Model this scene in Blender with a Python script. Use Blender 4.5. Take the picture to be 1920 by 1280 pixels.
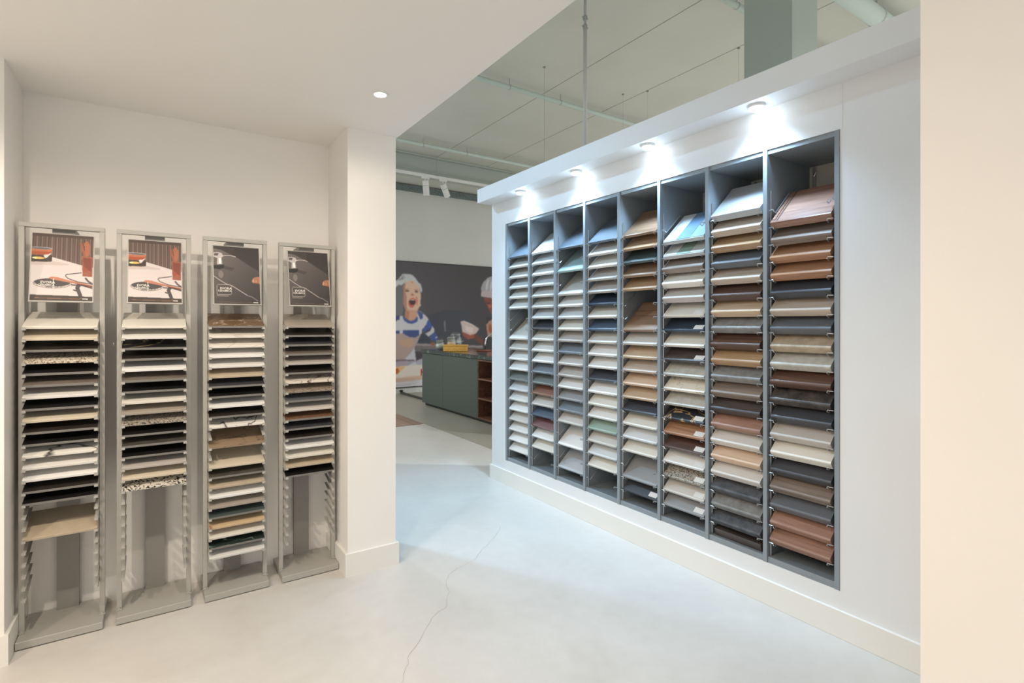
import bpy, bmesh, math, random
import numpy as np
from mathutils import Vector, Matrix
random.seed(7)
for o in list(bpy.data.objects): bpy.data.objects.remove(o)
SC = bpy.context.scene
COL = SC.collection

# ------------------------------------------------------------------ camera, world, exposure
cam_d = bpy.data.cameras.new('camera'); cam = bpy.data.objects.new('camera', cam_d); COL.objects.link(cam)
cam_d.sensor_width = 36.0; cam_d.lens = 992.0 / 1920 * 36.0
cam_d.shift_y = -(640.0 - 606.0) / 1920.0
cam_d.clip_start = 0.05
cam.location = (0, 0, 1.4); cam.rotation_euler = (math.radians(90), 0, math.radians(-33.9))
SC.camera = cam
SC.view_settings.view_transform = 'Standard'; SC.view_settings.look = 'None'
SC.view_settings.gamma = 1.0; SC.view_settings.use_curve_mapping = False
SC.view_settings.exposure = 0.12
W = bpy.data.worlds.new('world'); SC.world = W; W.use_nodes = True
W.node_tree.nodes['Background'].inputs[0].default_value = (1.0, 0.98, 0.955, 1)
W.node_tree.nodes['Background'].inputs[1].default_value = 0.95
WARM = (1.0, 0.87, 0.73); COOL = (0.48, 0.73, 1.0)
WARM_WATTS = 78.0; PUCK_WATTS = 46.0; WINDOW_FILL_WATTS = 20.0; HALL_WATTS = 390.0

# ------------------------------------------------------------------ materials
def lin(c):
    c = c / 255.0
    return c / 12.92 if c <= 0.04045 else ((c + 0.055) / 1.055) ** 2.4
def rgb(c): return (lin(c[0]), lin(c[1]), lin(c[2]), 1.0)
MATS = {}
def material(name, col, rough=0.5, pattern=None, col2=None, metal=0.0, scale=1.0, bump=0.0, spec=0.5):
    if name in MATS: return MATS[name]
    m = bpy.data.materials.new(name); m.use_nodes = True; MATS[name] = m
    nt = m.node_tree; N = nt.nodes; L = nt.links; b = N['Principled BSDF']
    b.inputs['Roughness'].default_value = rough; b.inputs['Metallic'].default_value = metal
    b.inputs['Specular IOR Level'].default_value = spec
    c1 = rgb(col); b.inputs['Base Color'].default_value = c1
    if pattern:
        tc = N.new('ShaderNodeTexCoord'); mp = N.new('ShaderNodeMapping'); oi = N.new('ShaderNodeObjectInfo')
        va = N.new('ShaderNodeVectorMath'); va.operation = 'ADD'
        sc = N.new('ShaderNodeVectorMath'); sc.operation = 'SCALE'; sc.inputs['Scale'].default_value = 37.0
        L.new(oi.outputs['Random'], sc.inputs[0]); L.new(tc.outputs['Object'], va.inputs[0]); L.new(sc.outputs[0], va.inputs[1])
        L.new(va.outputs[0], mp.inputs[0])
        nz = N.new('ShaderNodeTexNoise'); nz.inputs['Detail'].default_value = 5.0
        cr = N.new('ShaderNodeValToRGB'); e = cr.color_ramp.elements
        c2 = rgb(col2) if col2 else tuple(v * 0.62 for v in c1[:3]) + (1,)
        fac = nz.outputs['Fac']
        if pattern == 'wood':                       # grain runs along local y
            mp.inputs['Scale'].default_value = (55 * scale, 3.2 * scale, 55 * scale); nz.inputs['Scale'].default_value = 1.0
            nz.inputs['Distortion'].default_value = 0.7
            e[0].position = 0.32; e[0].color = c2; e[1].position = 0.62; e[1].color = c1
        elif pattern == 'stone':
            nz.inputs['Scale'].default_value = 22 * scale; nz.inputs['Roughness'].default_value = 0.7
            e[0].position = 0.33; e[0].color = c2; e[1].position = 0.66; e[1].color = c1
        elif pattern == 'speckle':
            nz = N.new('ShaderNodeTexVoronoi'); nz.inputs['Scale'].default_value = 150 * scale; fac = nz.outputs['Color']
            e[0].position = 0.30; e[0].color = c2; e[1].position = 0.42; e[1].color = c1
        elif pattern == 'marble':                   # sparse bold veins
            nz.inputs['Scale'].default_value = 4.2 * scale; nz.inputs['Distortion'].default_value = 1.6; nz.inputs['Detail'].default_value = 3.0
            e[0].position = 0.488; e[0].color = c1; e[1].position = 0.5; e[1].color = c2
            x = e.new(0.514); x.color = c1
        elif pattern == 'plaster':
            nz.inputs['Scale'].default_value = 1.3 * scale
            e[0].position = 0.3; e[0].color = c2; e[1].position = 0.7; e[1].color = c1
        if pattern != 'speckle': L.new(mp.outputs[0], nz.inputs['Vector'])
        else: L.new(mp.outputs[0], nz.inputs['Vector'])
        L.new(fac, cr.inputs[0]); L.new(cr.outputs[0], b.inputs['Base Color'])
        if bump:
            bp = N.new('ShaderNodeBump'); bp.inputs['Strength'].default_value = bump; bp.inputs['Distance'].default_value = 0.002
            L.new(fac, bp.inputs['Height']); L.new(bp.outputs[0], b.inputs['Normal'])
    return m
def emissive(name, col, strength):
    m = bpy.data.materials.new(name); m.use_nodes = True; b = m.node_tree.nodes['Principled BSDF']
    b.inputs['Base Color'].default_value = (0.9, 0.9, 0.9, 1)
    b.inputs['Emission Color'].default_value = tuple(col) + (1,); b.inputs['Emission Strength'].default_value = strength
    return m
def glass(name, tint=(0.96, 0.98, 0.97)):
    m = bpy.data.materials.new(name); m.use_nodes = True; nt = m.node_tree; N = nt.nodes
    t = N.new('ShaderNodeBsdfTransparent'); t.inputs[0].default_value = tint + (1,)
    g = N.new('ShaderNodeBsdfGlossy'); g.inputs['Roughness'].default_value = 0.06
    mx = N.new('ShaderNodeMixShader'); mx.inputs[0].default_value = 0.13
    nt.links.new(t.outputs[0], mx.inputs[1]); nt.links.new(g.outputs[0], mx.inputs[2])
    nt.links.new(mx.outputs[0], N['Material Output'].inputs[0]); return m
def vcol_mat(name, rough=0.5):
    m = bpy.data.materials.new(name); m.use_nodes = True; nt = m.node_tree; b = nt.nodes['Principled BSDF']
    a = nt.nodes.new('ShaderNodeAttribute'); a.attribute_name = 'print'
    nt.links.new(a.outputs['Color'], b.inputs['Base Color']); b.inputs['Roughness'].default_value = rough
    return m

M_WALL = material('warm white wall paint', (243, 239, 233), 0.75, 'plaster', (238, 234, 228))
M_CEIL = material('white ceiling paint', (240, 237, 232), 0.85)
M_TRIM = material('white skirting lacquer', (236, 233, 226), 0.45)
M_DISP = material('white display wall panel', (233, 233, 232), 0.5, 'plaster', (229, 229, 229))
M_HALLCEIL = material('raw concrete ceiling', (210, 211, 202), 0.9, 'plaster', (203, 204, 194))
M_HALLWALL = material('grey hall wall paint', (226, 227, 221), 0.85, 'plaster', (220, 221, 215))
M_GREEN = material('pale grey green steel paint', (182, 190, 183), 0.55)
M_PIPE = material('pale green pipe paint', (196, 210, 203), 0.5)
M_STAND = material('light grey powder coated steel', (174, 171, 164), 0.5)
M_STANDD = material('mid grey powder coated steel', (150, 147, 140), 0.5)
M_CAB = material('blue grey cabinet board', (138, 146, 151), 0.4)
M_BACK = material('beige back board', (190, 184, 170), 0.7)
M_WIRE = material('silver wire', (190, 192, 194), 0.3, metal=0.85)
M_WHITE = material('white plastic', (235, 235, 232), 0.4)
M_STICK = material('white paper label', (230, 230, 226), 0.6)
M_BLACK = material('black metal', (38, 38, 38), 0.5)
M_STEEL = material('galvanised conduit', (170, 174, 172), 0.4, metal=0.4)

# ------------------------------------------------------------------ geometry helpers
def add_box(bm, x0, x1, y0, y1, z0, z1, bevel=0.0):
    vs = [bm.verts.new(p) for p in ((x0,y0,z0),(x1,y0,z0),(x1,y1,z0),(x0,y1,z0),(x0,y0,z1),(x1,y0,z1),(x1,y1,z1),(x0,y1,z1))]
    fs = [bm.faces.new([vs[i] for i in q]) for q in ((3,2,1,0),(4,5,6,7),(0,1,5,4),(1,2,6,5),(2,3,7,6),(3,0,4,7))]
    if bevel:
        ed = list({e for f in fs for e in f.edges})
        bmesh.ops.bevel(bm, geom=ed, offset=bevel, segments=1, affect='EDGES', profile=0.5)
def add_prism(bm, pts, axis, a, b):                 # polygon pts extruded along an axis ('x','y','z') from a to b
    def P(p, t): return {'x': (t, p[0], p[1]), 'y': (p[0], t, p[1]), 'z': (p[0], p[1], t)}[axis]
    A = [bm.verts.new(P(p, a)) for p in pts]; B = [bm.verts.new(P(p, b)) for p in pts]; n = len(pts)
    bm.faces.new(A); bm.faces.new(list(reversed(B)))
    for i in range(n): bm.faces.new((A[i], B[i], B[(i+1) % n], A[(i+1) % n]))
def add_tube(bm, pts, r, seg=6):
    pts = [Vector(p) for p in pts]; rings = []
    for i, p in enumerate(pts):
        d = (pts[min(i+1, len(pts)-1)] - pts[max(i-1, 0)]).normalized()
        u = d.cross(Vector((0,0,1)));
        if u.length < 1e-3: u = d.cross(Vector((0,1,0)))
        u.normalize(); w = d.cross(u)
        rings.append([bm.verts.new(p + r*(math.cos(2*math.pi*k/seg)*u + math.sin(2*math.pi*k/seg)*w)) for k in range(seg)])
    for a, b in zip(rings, rings[1:]):
        for k in range(seg): bm.faces.new((a[k], a[(k+1)%seg], b[(k+1)%seg], b[k]))
    bm.faces.new(rings[0][::-1]); bm.faces.new(rings[-1])
def add_lathe(bm, prof, seg=24, mat=None):          # prof = [(r, z)...] around z
    rings = []
    for r, z in prof:
        if r < 1e-6: rings.append([bm.verts.new((0,0,z))])
        else: rings.append([bm.verts.new((r*math.cos(2*math.pi*k/seg), r*math.sin(2*math.pi*k/seg), z)) for k in range(seg)])
    for a, b in zip(rings, rings[1:]):
        for k in range(seg):
            q = [a[k % len(a)], a[(k+1) % len(a)], b[(k+1) % len(b)], b[k % len(b)]]
            q2 = []
            for v in q:
                if v not in q2: q2.append(v)
            if len(q2) > 2: bm.faces.new(q2)
    if mat is not None: bmesh.ops.transform(bm, matrix=mat, verts=[v for rg in rings for v in rg])
def finish(bm, name, smooth=False):
    bmesh.ops.recalc_face_normals(bm, faces=bm.faces)
    me = bpy.data.meshes.new(name); bm.to_mesh(me); bm.free()
    if smooth:
        for p in me.polygons: p.use_smooth = True
    return me
def obj(name, bm, mat, parent=None, smooth=False, loc=None, rot=None):
    me = finish(bm, name, smooth) if isinstance(bm, bmesh.types.BMesh) else bm
    o = bpy.data.objects.new(name, me); COL.objects.link(o)
    if isinstance(bm, bmesh.types.BMesh): me.materials.append(mat)
    if parent is not None: o.parent = parent
    if loc: o.location = loc
    if rot: o.rotation_euler = rot
    return o
def shared(name, me, mat, parent=None, loc=(0,0,0), rot=None):   # alike pieces share mesh data, own material
    o = bpy.data.objects.new(name, me); COL.objects.link(o)
    if not me.materials: me.materials.append(mat)
    if me.materials[0] is not mat:
        o.material_slots[0].link = 'OBJECT'; o.material_slots[0].material = mat
    if parent is not None: o.parent = parent
    o.location = loc
    if rot: o.rotation_euler = rot
    return o
def box_obj(name, dims, mat, parent=None, bevel=0.0):
    bm = bmesh.new(); add_box(bm, *dims, bevel=bevel); return obj(name, bm, mat, parent)
def tag(o, label, cat, group=None):
    o['label'] = label; o['category'] = cat
    if group: o['group'] = group
    return o
def thing(name, label, cat, loc=(0,0,0), rotz=0.0, group=None):
    o = bpy.data.objects.new(name, None); COL.objects.link(o); o.empty_display_size = 0.1
    o.location = loc; o.rotation_euler = (0,0,rotz); return tag(o, label, cat, group)
def struct(o, label=None):
    o['kind'] = 'structure'
    if label: o['label'] = label
    return o
def lamp(name, kind, loc, rot, watts, col, parent=None, **kw):
    d = bpy.data.lights.new(name, kind); d.energy = watts; d.color = col
    for k, v in kw.items(): setattr(d, k, v)
    o = bpy.data.objects.new(name, d); COL.objects.link(o); o.location = loc; o.rotation_euler = rot
    if parent is not None: o.parent = parent
    return o

# ------------------------------------------------------------------ room shell
CEIL = 2.487; HC = 4.2; YB = 3.335; XR = 2.535
def floor_mat():
    m = bpy.data.materials.new('polished concrete floor'); m.use_nodes = True; nt = m.node_tree; N = nt.nodes; L = nt.links; b = N['Principled BSDF']
    tc = N.new('ShaderNodeTexCoord'); n1 = N.new('ShaderNodeTexNoise'); n1.inputs['Scale'].default_value = 1.6; n1.inputs['Detail'].default_value = 8; n1.inputs['Roughness'].default_value = 0.62; n1.inputs['Distortion'].default_value = 0.6
    n2 = N.new('ShaderNodeTexNoise'); n2.inputs['Scale'].default_value = 14; n2.inputs['Detail'].default_value = 6
    L.new(tc.outputs['Object'], n1.inputs[0]); L.new(tc.outputs['Object'], n2.inputs[0])
    r = N.new('ShaderNodeValToRGB'); e = r.color_ramp.elements
    e[0].position = 0.3; e[0].color = rgb((204, 199, 191)); e[1].position = 0.68; e[1].color = rgb((217, 213, 206))
    mx = N.new('ShaderNodeMix'); mx.data_type = 'FLOAT'; mx.inputs[0].default_value = 0.3
    L.new(n1.outputs[0], mx.inputs[2]); L.new(n2.outputs[0], mx.inputs[3]); L.new(mx.outputs[0], r.inputs[0]); L.new(r.outputs[0], b.inputs['Base Color'])
    r2 = N.new('ShaderNodeMapRange'); r2.inputs[3].default_value = 0.30; r2.inputs[4].default_value = 0.46
    L.new(n1.outputs[0], r2.inputs[0]); L.new(r2.outputs[0], b.inputs['Roughness']); b.inputs['Specular IOR Level'].default_value = 0.4
    return m
fl = struct(box_obj('floor', (-5, 9, -3, 10.2, -0.1, 0.0), floor_mat()), 'pale polished concrete floor running through the showroom')
# hairline crack wandering over the concrete
CRACK = [(1.976,3.087),(1.854,2.948),(1.676,2.82),(1.587,2.745),(1.471,2.697),(1.346,2.641),(1.297,2.571),(1.265,2.47),(1.192,2.362),(1.116,2.314),(1.04,2.257),(0.954,2.153),(0.871,2.075),(0.827,1.995),(0.784,1.919)]
bm = bmesh.new(); prev = None
fine = []
for (a, c) in zip(CRACK, CRACK[1:]):
    for t in (0, 0.33, 0.66): fine.append((a[0]+(c[0]-a[0])*t + random.uniform(-.008,.008), a[1]+(c[1]-a[1])*t + random.uniform(-.008,.008)))
fine.append(CRACK[-1])
for i, p in enumerate(fine):
    w = 0.0005 + 0.0009*random.random()
    q = (bm.verts.new((p[0]-w, p[1]+w, 0.0006)), bm.verts.new((p[0]+w, p[1]-w, 0.0006)))
    if prev: bm.faces.new((prev[0], prev[1], q[1], q[0]))
    prev = q
obj('floor_crack', bm, material('crack grey beige', (186, 176, 164), 0.8), fl)
M_HFLOOR = material('beige hall floor', (176, 172, 158), 0.35, 'plaster', (166, 162, 148))
f2 = struct(box_obj('trim_1', (3.09, 8.5, -2.5, 10.03, 0.0, 0.003), M_HFLOOR), 'beige floor finish beyond the concrete, under the kitchen island')
# inlaid timber floor boards in the hall
tf = bpy.data.objects.new('trim_2', None); COL.objects.link(tf); struct(tf, 'brown timber floor strip beside the beige hall floor')
M_PLANK = material('brown floor plank', (168, 142, 124), 0.45, 'wood', (140, 116, 100), scale=0.4)
for k in range(9):
    x = 3.085 - 0.12*(k+1); box_obj('plank', (x, x+0.117, 6.80, 8.6, 0.0, 0.004), M_PLANK, tf)

struct(box_obj('ceiling', (-5, 1.17, -3, YB+0.12, CEIL, CEIL+0.14), M_CEIL), 'low white painted ceiling of the near room')
struct(box_obj('wall_back', (-5, 1.16, YB, YB+0.12, 0, CEIL), M_WALL), 'white niche wall behind the grey sample stands')
struct(box_obj('wall_column', (0.88, 1.16, 2.945, YB, 0, CEIL), M_WALL), 'white wall column between the niche and the opening')
struct(box_obj('wall_left', (-5, -0.519, 2.965, YB, 0, CEIL), M_WALL), 'white wall stub at the left edge of the niche')
struct(box_obj('wall_near', (1.17, 1.32, -3, 0.39, 0, HC), M_WALL), 'cream white wall at the right edge of the view')
def skirting(name, boxes, label):
    bm = bmesh.new()
    for b_ in boxes: add_box(bm, *b_, bevel=0.0015)
    return struct(obj(name, bm, M_TRIM), label)
bm = bmesh.new()
add_prism(bm, [(0.864,2.929),(1.175,2.929),(1.175,YB),(1.16,YB),(1.16,2.945),(0.88,2.945),(0.88,YB),(0.864,YB)], 'z', 0, 0.124)
struct(obj('baseboard_column', bm, M_TRIM), 'white skirting around the foot of the column')
bm = bmesh.new()
add_prism(bm, [(-5,2.949),(-0.504,2.949),(-0.504,YB),(-0.519,YB),(-0.519,2.965),(-5,2.965)], 'z', 0, 0.124)
struct(obj('baseboard_left', bm, M_TRIM), 'white skirting on the left wall stub')
skirting('baseboard_near', [(1.155,1.17,-3,0.39,0,0.124)], 'white skirting of the near right wall')

# display wall on the right with the opening for the sample cabinet
CY0, CY1, CZ0, CZ1 = 1.145, 3.873, 0.205, 2.268
bm = bmesh.new()
WT = 0.12; WZ = 2.473
for b_ in ((XR, XR+WT, CY1, 4.10, 0, WZ), (XR, XR+WT, -2.5, CY0, 0, WZ), (XR, XR+WT, CY0, CY1, 0, CZ0), (XR, XR+WT, CY0, CY1, CZ1, WZ), (XR+WT, XR+0.62, 4.0, 4.10, 0, WZ), (XR+0.52, XR+0.62, -2.5, 4.0, 0, WZ)):
    add_box(bm, *b_)
struct(obj('wall_right', bm, M_DISP), 'white freestanding display wall holding the sample cabinet')
struct(box_obj('trim_3', (2.382, XR+0.62, -2.5, 4.10, WZ, 2.592), M_DISP), 'white projecting canopy along the top of the display wall')
skirting('baseboard_right', [(2.520, XR, -2.5, 4.10, 0, 0.122), (2.520, XR+0.62, 4.10, 4.115, 0, 0.122)], 'white skirting along the foot of the display wall')

# hall
HX0 = -2.2
struct(box_obj('ceiling_hall', (HX0-0.2, 9, -3, 10.2, HC, HC+0.15), M_HALLCEIL), 'high grey concrete slab ceiling of the hall')
struct(box_obj('wall_hall', (HX0-0.2, 9, 10.03, 10.2, 0, HC), M_HALLWALL), 'grey far wall of the hall behind the mural')
struct(box_obj('baseboard_hall', (HX0, 9, 10.01, 10.03, 0, 0.09), material('white hall skirting', (226, 228, 222), 0.5)), 'white skirting under the mural on the far wall')
bm = bmesh.new()
WY0, WY1, WZ0, WZ1 = 7.6, 9.0, 1.0, 3.0
for b_ in ((HX0-0.2, HX0, YB+0.12, WY0, 0, HC), (HX0-0.2, HX0, WY1, 10.03, 0, HC), (HX0-0.2, HX0, WY0, WY1, 0, WZ0), (HX0-0.2, HX0, WY0, WY1, WZ1, HC)): add_box(bm, *b_)
struct(obj('wall_hall_left', bm, M_HALLWALL), 'grey hall wall with an added window opening, hidden behind the niche')
w = bpy.data.objects.new('added_window_1', None); COL.objects.link(w); struct(w, 'added window opening for hall fill light, unseen behind the niche wall')  # window is added out of view, as a seat for fill light
bm = bmesh.new()
for b_ in ((WY0, WY0+.06, WZ0, WZ1), (WY1-.06, WY1, WZ0, WZ1), (WY0+.06, WY1-.06, WZ0, WZ0+.06), (WY0+.06, WY1-.06, WZ1-.06, WZ1)): add_box(bm, HX0-.14, HX0-.08, *b_)
obj('added_window_frame', bm, M_WHITE, w)
lamp('window_fill', 'AREA', (HX0-0.02, (WY0+WY1)/2, (WZ0+WZ1)/2), (0, math.radians(-90), 0), WINDOW_FILL_WATTS, (0.80, 0.91, 1.0), shape='RECTANGLE', size=WZ1-WZ0-.12, size_y=WY1-WY0-.12)  # added area light: weak cool fill for the hall from the invented window
# ceiling seams, beam, pipes
for k, x in enumerate((3.92, 4.9)):
    struct(box_obj('trim_%d' % (4+k), (x-0.004, x+0.004, -3, 8.17, HC-0.002, HC), material('ceiling joint', (160, 160, 151), 0.9)), 'thin joint between the hall ceiling slabs')
bm = bmesh.new(); add_box(bm, HX0, 9, 8.17, 8.34, 3.91, HC); add_box(bm, HX0, 9, 8.10, 8.40, 3.885, 3.91); add_box(bm, HX0, 9, 8.10, 8.40, HC-0.03, HC-0.003)
struct(obj('trim_8', bm, M_GREEN), 'grey green steel beam under the hall ceiling')
bm = bmesh.new(); add_box(bm, HX0, 9, 9.95, 10.03, 4.06, 4.165)
struct(obj('trim_9', bm, material('perforated grey cable tray', (118, 132, 132), 0.6, 'speckle', (100, 112, 112), scale=0.4)), 'grey cable tray along the top of the far wall')
struct(box_obj('trim_11', (XR-0.0012, XR, 1.1345, 1.1375, CZ1, WZ), M_TRIM), 'thin vertical joint between two display wall panels')
for y, z, r, n in ((7.39, 4.1, 0.028, 1), (5.04, 4.1, 0.028, 2), (2.67, 4.1, 0.028, 3)):
    t = thing('ceiling_pipe', ('pale green pipe under the hall ceiling, nearest the far steel beam', 'pale green pipe crossing the hall ceiling behind the thin vertical conduit', 'pale green pipe at the top edge, left of the square column')[n-1], 'pipe', (0, y, z), 0, 'pipes under the hall ceiling')
    bm = bmesh.new(); add_tube(bm, [(1.4 if n > 1 else HX0, 0, 0), (8.9, 0, 0)], r, 10); obj('pipe', bm, M_PIPE, t, True)
    for x in (2.6, 3.35, 4.1, 5.6, 7.1):
        bm = bmesh.new(); add_tube(bm, [(x, 0, r), (x, 0, HC - z)], 0.004, 6); add_tube(bm, [(x-0.006, 0, 0), (x+0.006, 0, 0)], r+0.003, 10)
        obj('pipe_hanger', bm, M_STEEL, t)
t = thing('ventilation_duct', 'thick pale green duct at the upper right, beside the near wall', 'duct', (0, 2.05, 4.06))
bm = bmesh.new(); add_tube(bm, [(1.4, 0, 0), (8.9, 0, 0)], 0.075, 16); obj('duct', bm, M_PIPE, t, True)
for x in (2.2, 5.2):
    bm = bmesh.new(); add_tube(bm, [(x-.01, 0, 0), (x+.01, 0, 0)], 0.079, 16); add_box(bm, x-.01, x+.01, -.01, .01, .07, .14); obj('duct_bracket', bm, M_GREEN, t)
# square steel column behind the display wall
struct(box_obj('trim_10', (3.6, 3.935, 1.93, 2.285, 0, HC), material('grey green column paint', (172, 184, 176), 0.6)), 'square grey green column rising behind the display wall')
# thin vertical conduit feeding the canopy
t = thing('vertical_conduit', 'thin vertical conduit dropping from the hall ceiling to the canopy', 'conduit', (2.76, 3.09, 2.592))
bm = bmesh.new(); add_tube(bm, [(0,0,0), (0,0,1.10)], 0.015, 10); obj('lower_tube', bm, material('white conduit', (206, 208, 204), 0.5), t, True)
bm = bmesh.new(); add_tube(bm, [(0,0,1.10), (0,0,HC-2.592)], 0.011, 10); obj('upper_tube', bm, M_STEEL, t, True)
for z in (1.09, 1.16):
    bm = bmesh.new(); add_tube(bm, [(0,0,z), (0,0,z+.03)], 0.018, 10); add_tube(bm, [(-.03,0,z+.015), (.03,0,z+.015)], 0.005, 6); obj('conduit_clamp', bm, M_STEEL, t)
# suspension wires with small ceiling anchors
def susp(x, y, z0, label):
    t = thing('suspension_wire', label, 'wire', (x, y, z0), 0, 'suspension wires from the hall ceiling')
    bm = bmesh.new(); add_tube(bm, [(0,0,0), (0,0,HC-z0-0.012)], 0.0014, 4); obj('wire', bm, M_STEEL, t)
    bm = bmesh.new(); add_box(bm, -.010, .010, -.010, .010, HC-z0-0.014, HC-z0); obj('anchor', bm, M_STANDD, t)
def atceil(px, py):
    F = (math.sin(math.radians(33.9)), math.cos(math.radians(33.9))); a = (px-960)/992.0
    t = (HC-1.4)*992.0/(606-py); return t*(F[0]+a*F[1]), t*(F[1]-a*F[0])
for px, py, lab in ((1020.6,125,'suspension wire left of the vertical conduit, hung from a dark anchor'), (1168,176,'suspension wire just right of the vertical conduit'), (1214,170,'suspension wire midway between conduit and square column'), (1385,89,'suspension wire right beside the square column')):
    x, y = atceil(px, py); susp(x, y, 2.75, lab)
# ---- lighting track with two spotlights near the far wall
t = thing('lighting_track', 'white lighting track hung below the far steel beam', 'track', (0, 7.99, 3.80))
bm = bmesh.new(); add_box(bm, 1.5, 8.2, -.018, .018, 0, .045, .003); obj('rail', bm, M_WHITE, t)
for x in (2.1, 3.86, 5.7):
    bm = bmesh.new(); add_tube(bm, [(x,0,.05), (x,0,.40)], 0.0025, 4); add_box(bm, x-.03, x+.03, -.02, .02, .045, .06); obj('suspension', bm, M_STEEL, t)
def spot(x, ry, rx, label):
    t = thing('track_spotlight', label, 'spotlight', (x, 7.99, 3.80), 0, 'spotlights on the track')
    bm = bmesh.new(); add_box(bm, -.07, .07, -.016, .016, -.03, 0, .003); obj('adapter', bm, M_WHITE, t)
    bm = bmesh.new(); add_tube(bm, [(0,0,-.03), (0,0,-.075)], 0.012, 8); add_tube(bm, [(.04,0,-.03), (.04,0,-.055)], 0.012, 8); obj('stem', bm, M_WHITE, t)
    mtx = Matrix.Translation((0,0,-.085)) @ Matrix.Rotation(ry, 4, 'Y') @ Matrix.Rotation(rx, 4, 'X')
    bm = bmesh.new(); add_lathe(bm, [(0,0.02),(.048,.02),(.052,.015),(.052,-.215),(.047,-.215),(.045,-.19),(0,-.19)], 20, mtx); obj('lamp_housing', bm, M_WHITE, t, False)
    bm = bmesh.new(); add_lathe(bm, [(.0525,-.06),(.0535,-.06),(.0535,-.066),(.0525,-.066)], 20, mtx); obj('ring', bm, material('grey ring', (170,170,168), .5), t)
spot(3.66, math.radians(-8), math.radians(6), 'left white cylinder spotlight, hanging almost straight down')
spot(3.98, math.radians(-36), math.radians(20), 'right white cylinder spotlight, tilted toward the display wall')
# ---- ceiling downlights of the near room (one in view, the rest of the same grid overhead)
M_GLOW = emissive('warm lamp glow', (1.0, 0.93, 0.82), 30.0)
def downlight(x, y, label, group, watts):
    t = thing('recessed_downlight', label, 'downlight', (x, y, CEIL), 0, group)
    bm = bmesh.new(); add_lathe(bm, [(.026,-.001),(.036,-.001),(.040,-.004),(.036,-.006),(.028,-.005),(.026,-.001)], 24); obj('trim_ring', bm, M_WHITE, t)
    bm = bmesh.new(); add_lathe(bm, [(0,-.0015),(.026,-.0015),(.026,-.0035),(0,-.0035)], 20); obj('lamp_lens', bm, M_GLOW, t)
    lamp('downlight_beam', 'SPOT', (0,0,-.012), (0,0,0), watts, WARM, t, spot_size=math.radians(165), spot_blend=0.5, shadow_soft_size=0.02)
downlight(0.881, 2.431, 'glowing recessed downlight in the low ceiling beside the column', None, WARM_WATTS*.09)
for x, y, lab in ((-0.60, 1.70, 'recessed downlight overhead, facing the leftmost grey stand'), (0.30, 1.76, 'recessed downlight overhead, facing the third grey stand'), (-1.6, 1.45, 'recessed downlight overhead, left of the white wall stub')):
    downlight(x, y, lab, 'overhead downlights out of view', WARM_WATTS*(0.46 if x > 0 else 1.0))
# ---- four puck lights under the canopy
M_COOLG = emissive('cool lamp glow', (0.80, 0.91, 1.0), 24.0)
for i, y in enumerate((3.529, 2.844, 2.186, 1.491)):
    t = thing('puck_light', ('first round puck light under the canopy, counted from the far end', 'second round puck light under the canopy, counted from the far end', 'third round puck light under the canopy, counted from the far end', 'nearest and largest looking round puck light under the canopy')[i], 'light', (2.456, y, WZ), 0, 'puck lights under the canopy')
    bm = bmesh.new(); add_lathe(bm, [(0,0),(.040,0),(.040,-.012),(.036,-.014),(0,-.014)], 24); obj('housing', bm, M_WHITE, t)
    bm = bmesh.new(); add_lathe(bm, [(0,-.0142),(.034,-.0142),(.031,-.022),(.020,-.026),(0,-.027)], 24); obj('lamp_lens', bm, M_COOLG, t, True)
    lamp('puck_beam', 'SPOT', (0,0,-.055), (0,0,0), PUCK_WATTS, COOL, t, spot_size=math.radians(120), spot_blend=1.0, shadow_soft_size=0.05)
    lamp('puck_glow', 'POINT', (0,0,-.036), (0,0,0), 0.22, COOL, t, shadow_soft_size=0.03)

# ---- cool hall lamps: one behind the niche, the others added unseen as fill
M_HALLG = emissive('hall lamp glow', (0.86, 0.94, 1.0), 12.0)
for x, y, wv, lab in ((0.2, 5.3, HALL_WATTS, 'cool round hall lamp hung behind the niche wall'), (6.3, 1.6, 1000, 'added fill lamp for the hall, hung unseen behind the display wall'), (0.5, 8.0, 400, 'added fill lamp for the far wall, hung unseen left of the mural')):
    t = thing('hall_lamp_or_fill', lab, 'lamp', (x, y, 3.85))
    bm = bmesh.new(); add_lathe(bm, [(0,.10),(.05,.10),(.12,.02),(.13,0),(.12,0),(.11,.018),(0,.03)], 24); obj('lamp_shade', bm, M_WHITE, t, True)
    bm = bmesh.new(); add_tube(bm, [(0,0,.10),(0,0,HC-3.85)], .004, 6); obj('lamp_cord', bm, M_WHITE, t)
    bm = bmesh.new(); add_lathe(bm, [(0,.012),(.10,.012),(.10,.008),(0,.006)], 20); obj('lamp_lens', bm, M_HALLG, t)
    aim = Vector((2.25-x, 2.1-y, 0.3-3.85)) if y == 5.3 else Vector((0, 0, -1))
    lamp('hall_beam_or_fill', 'SPOT', (0,0,-.012), aim.to_track_quat('-Z', 'Y').to_euler(), wv, (0.38, 0.69, 1.0) if y == 5.3 else (0.92, 0.96, 1.0), t, spot_size=math.radians(76 if y == 5.3 else 170), spot_blend=0.8, shadow_soft_size=0.09)

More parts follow.
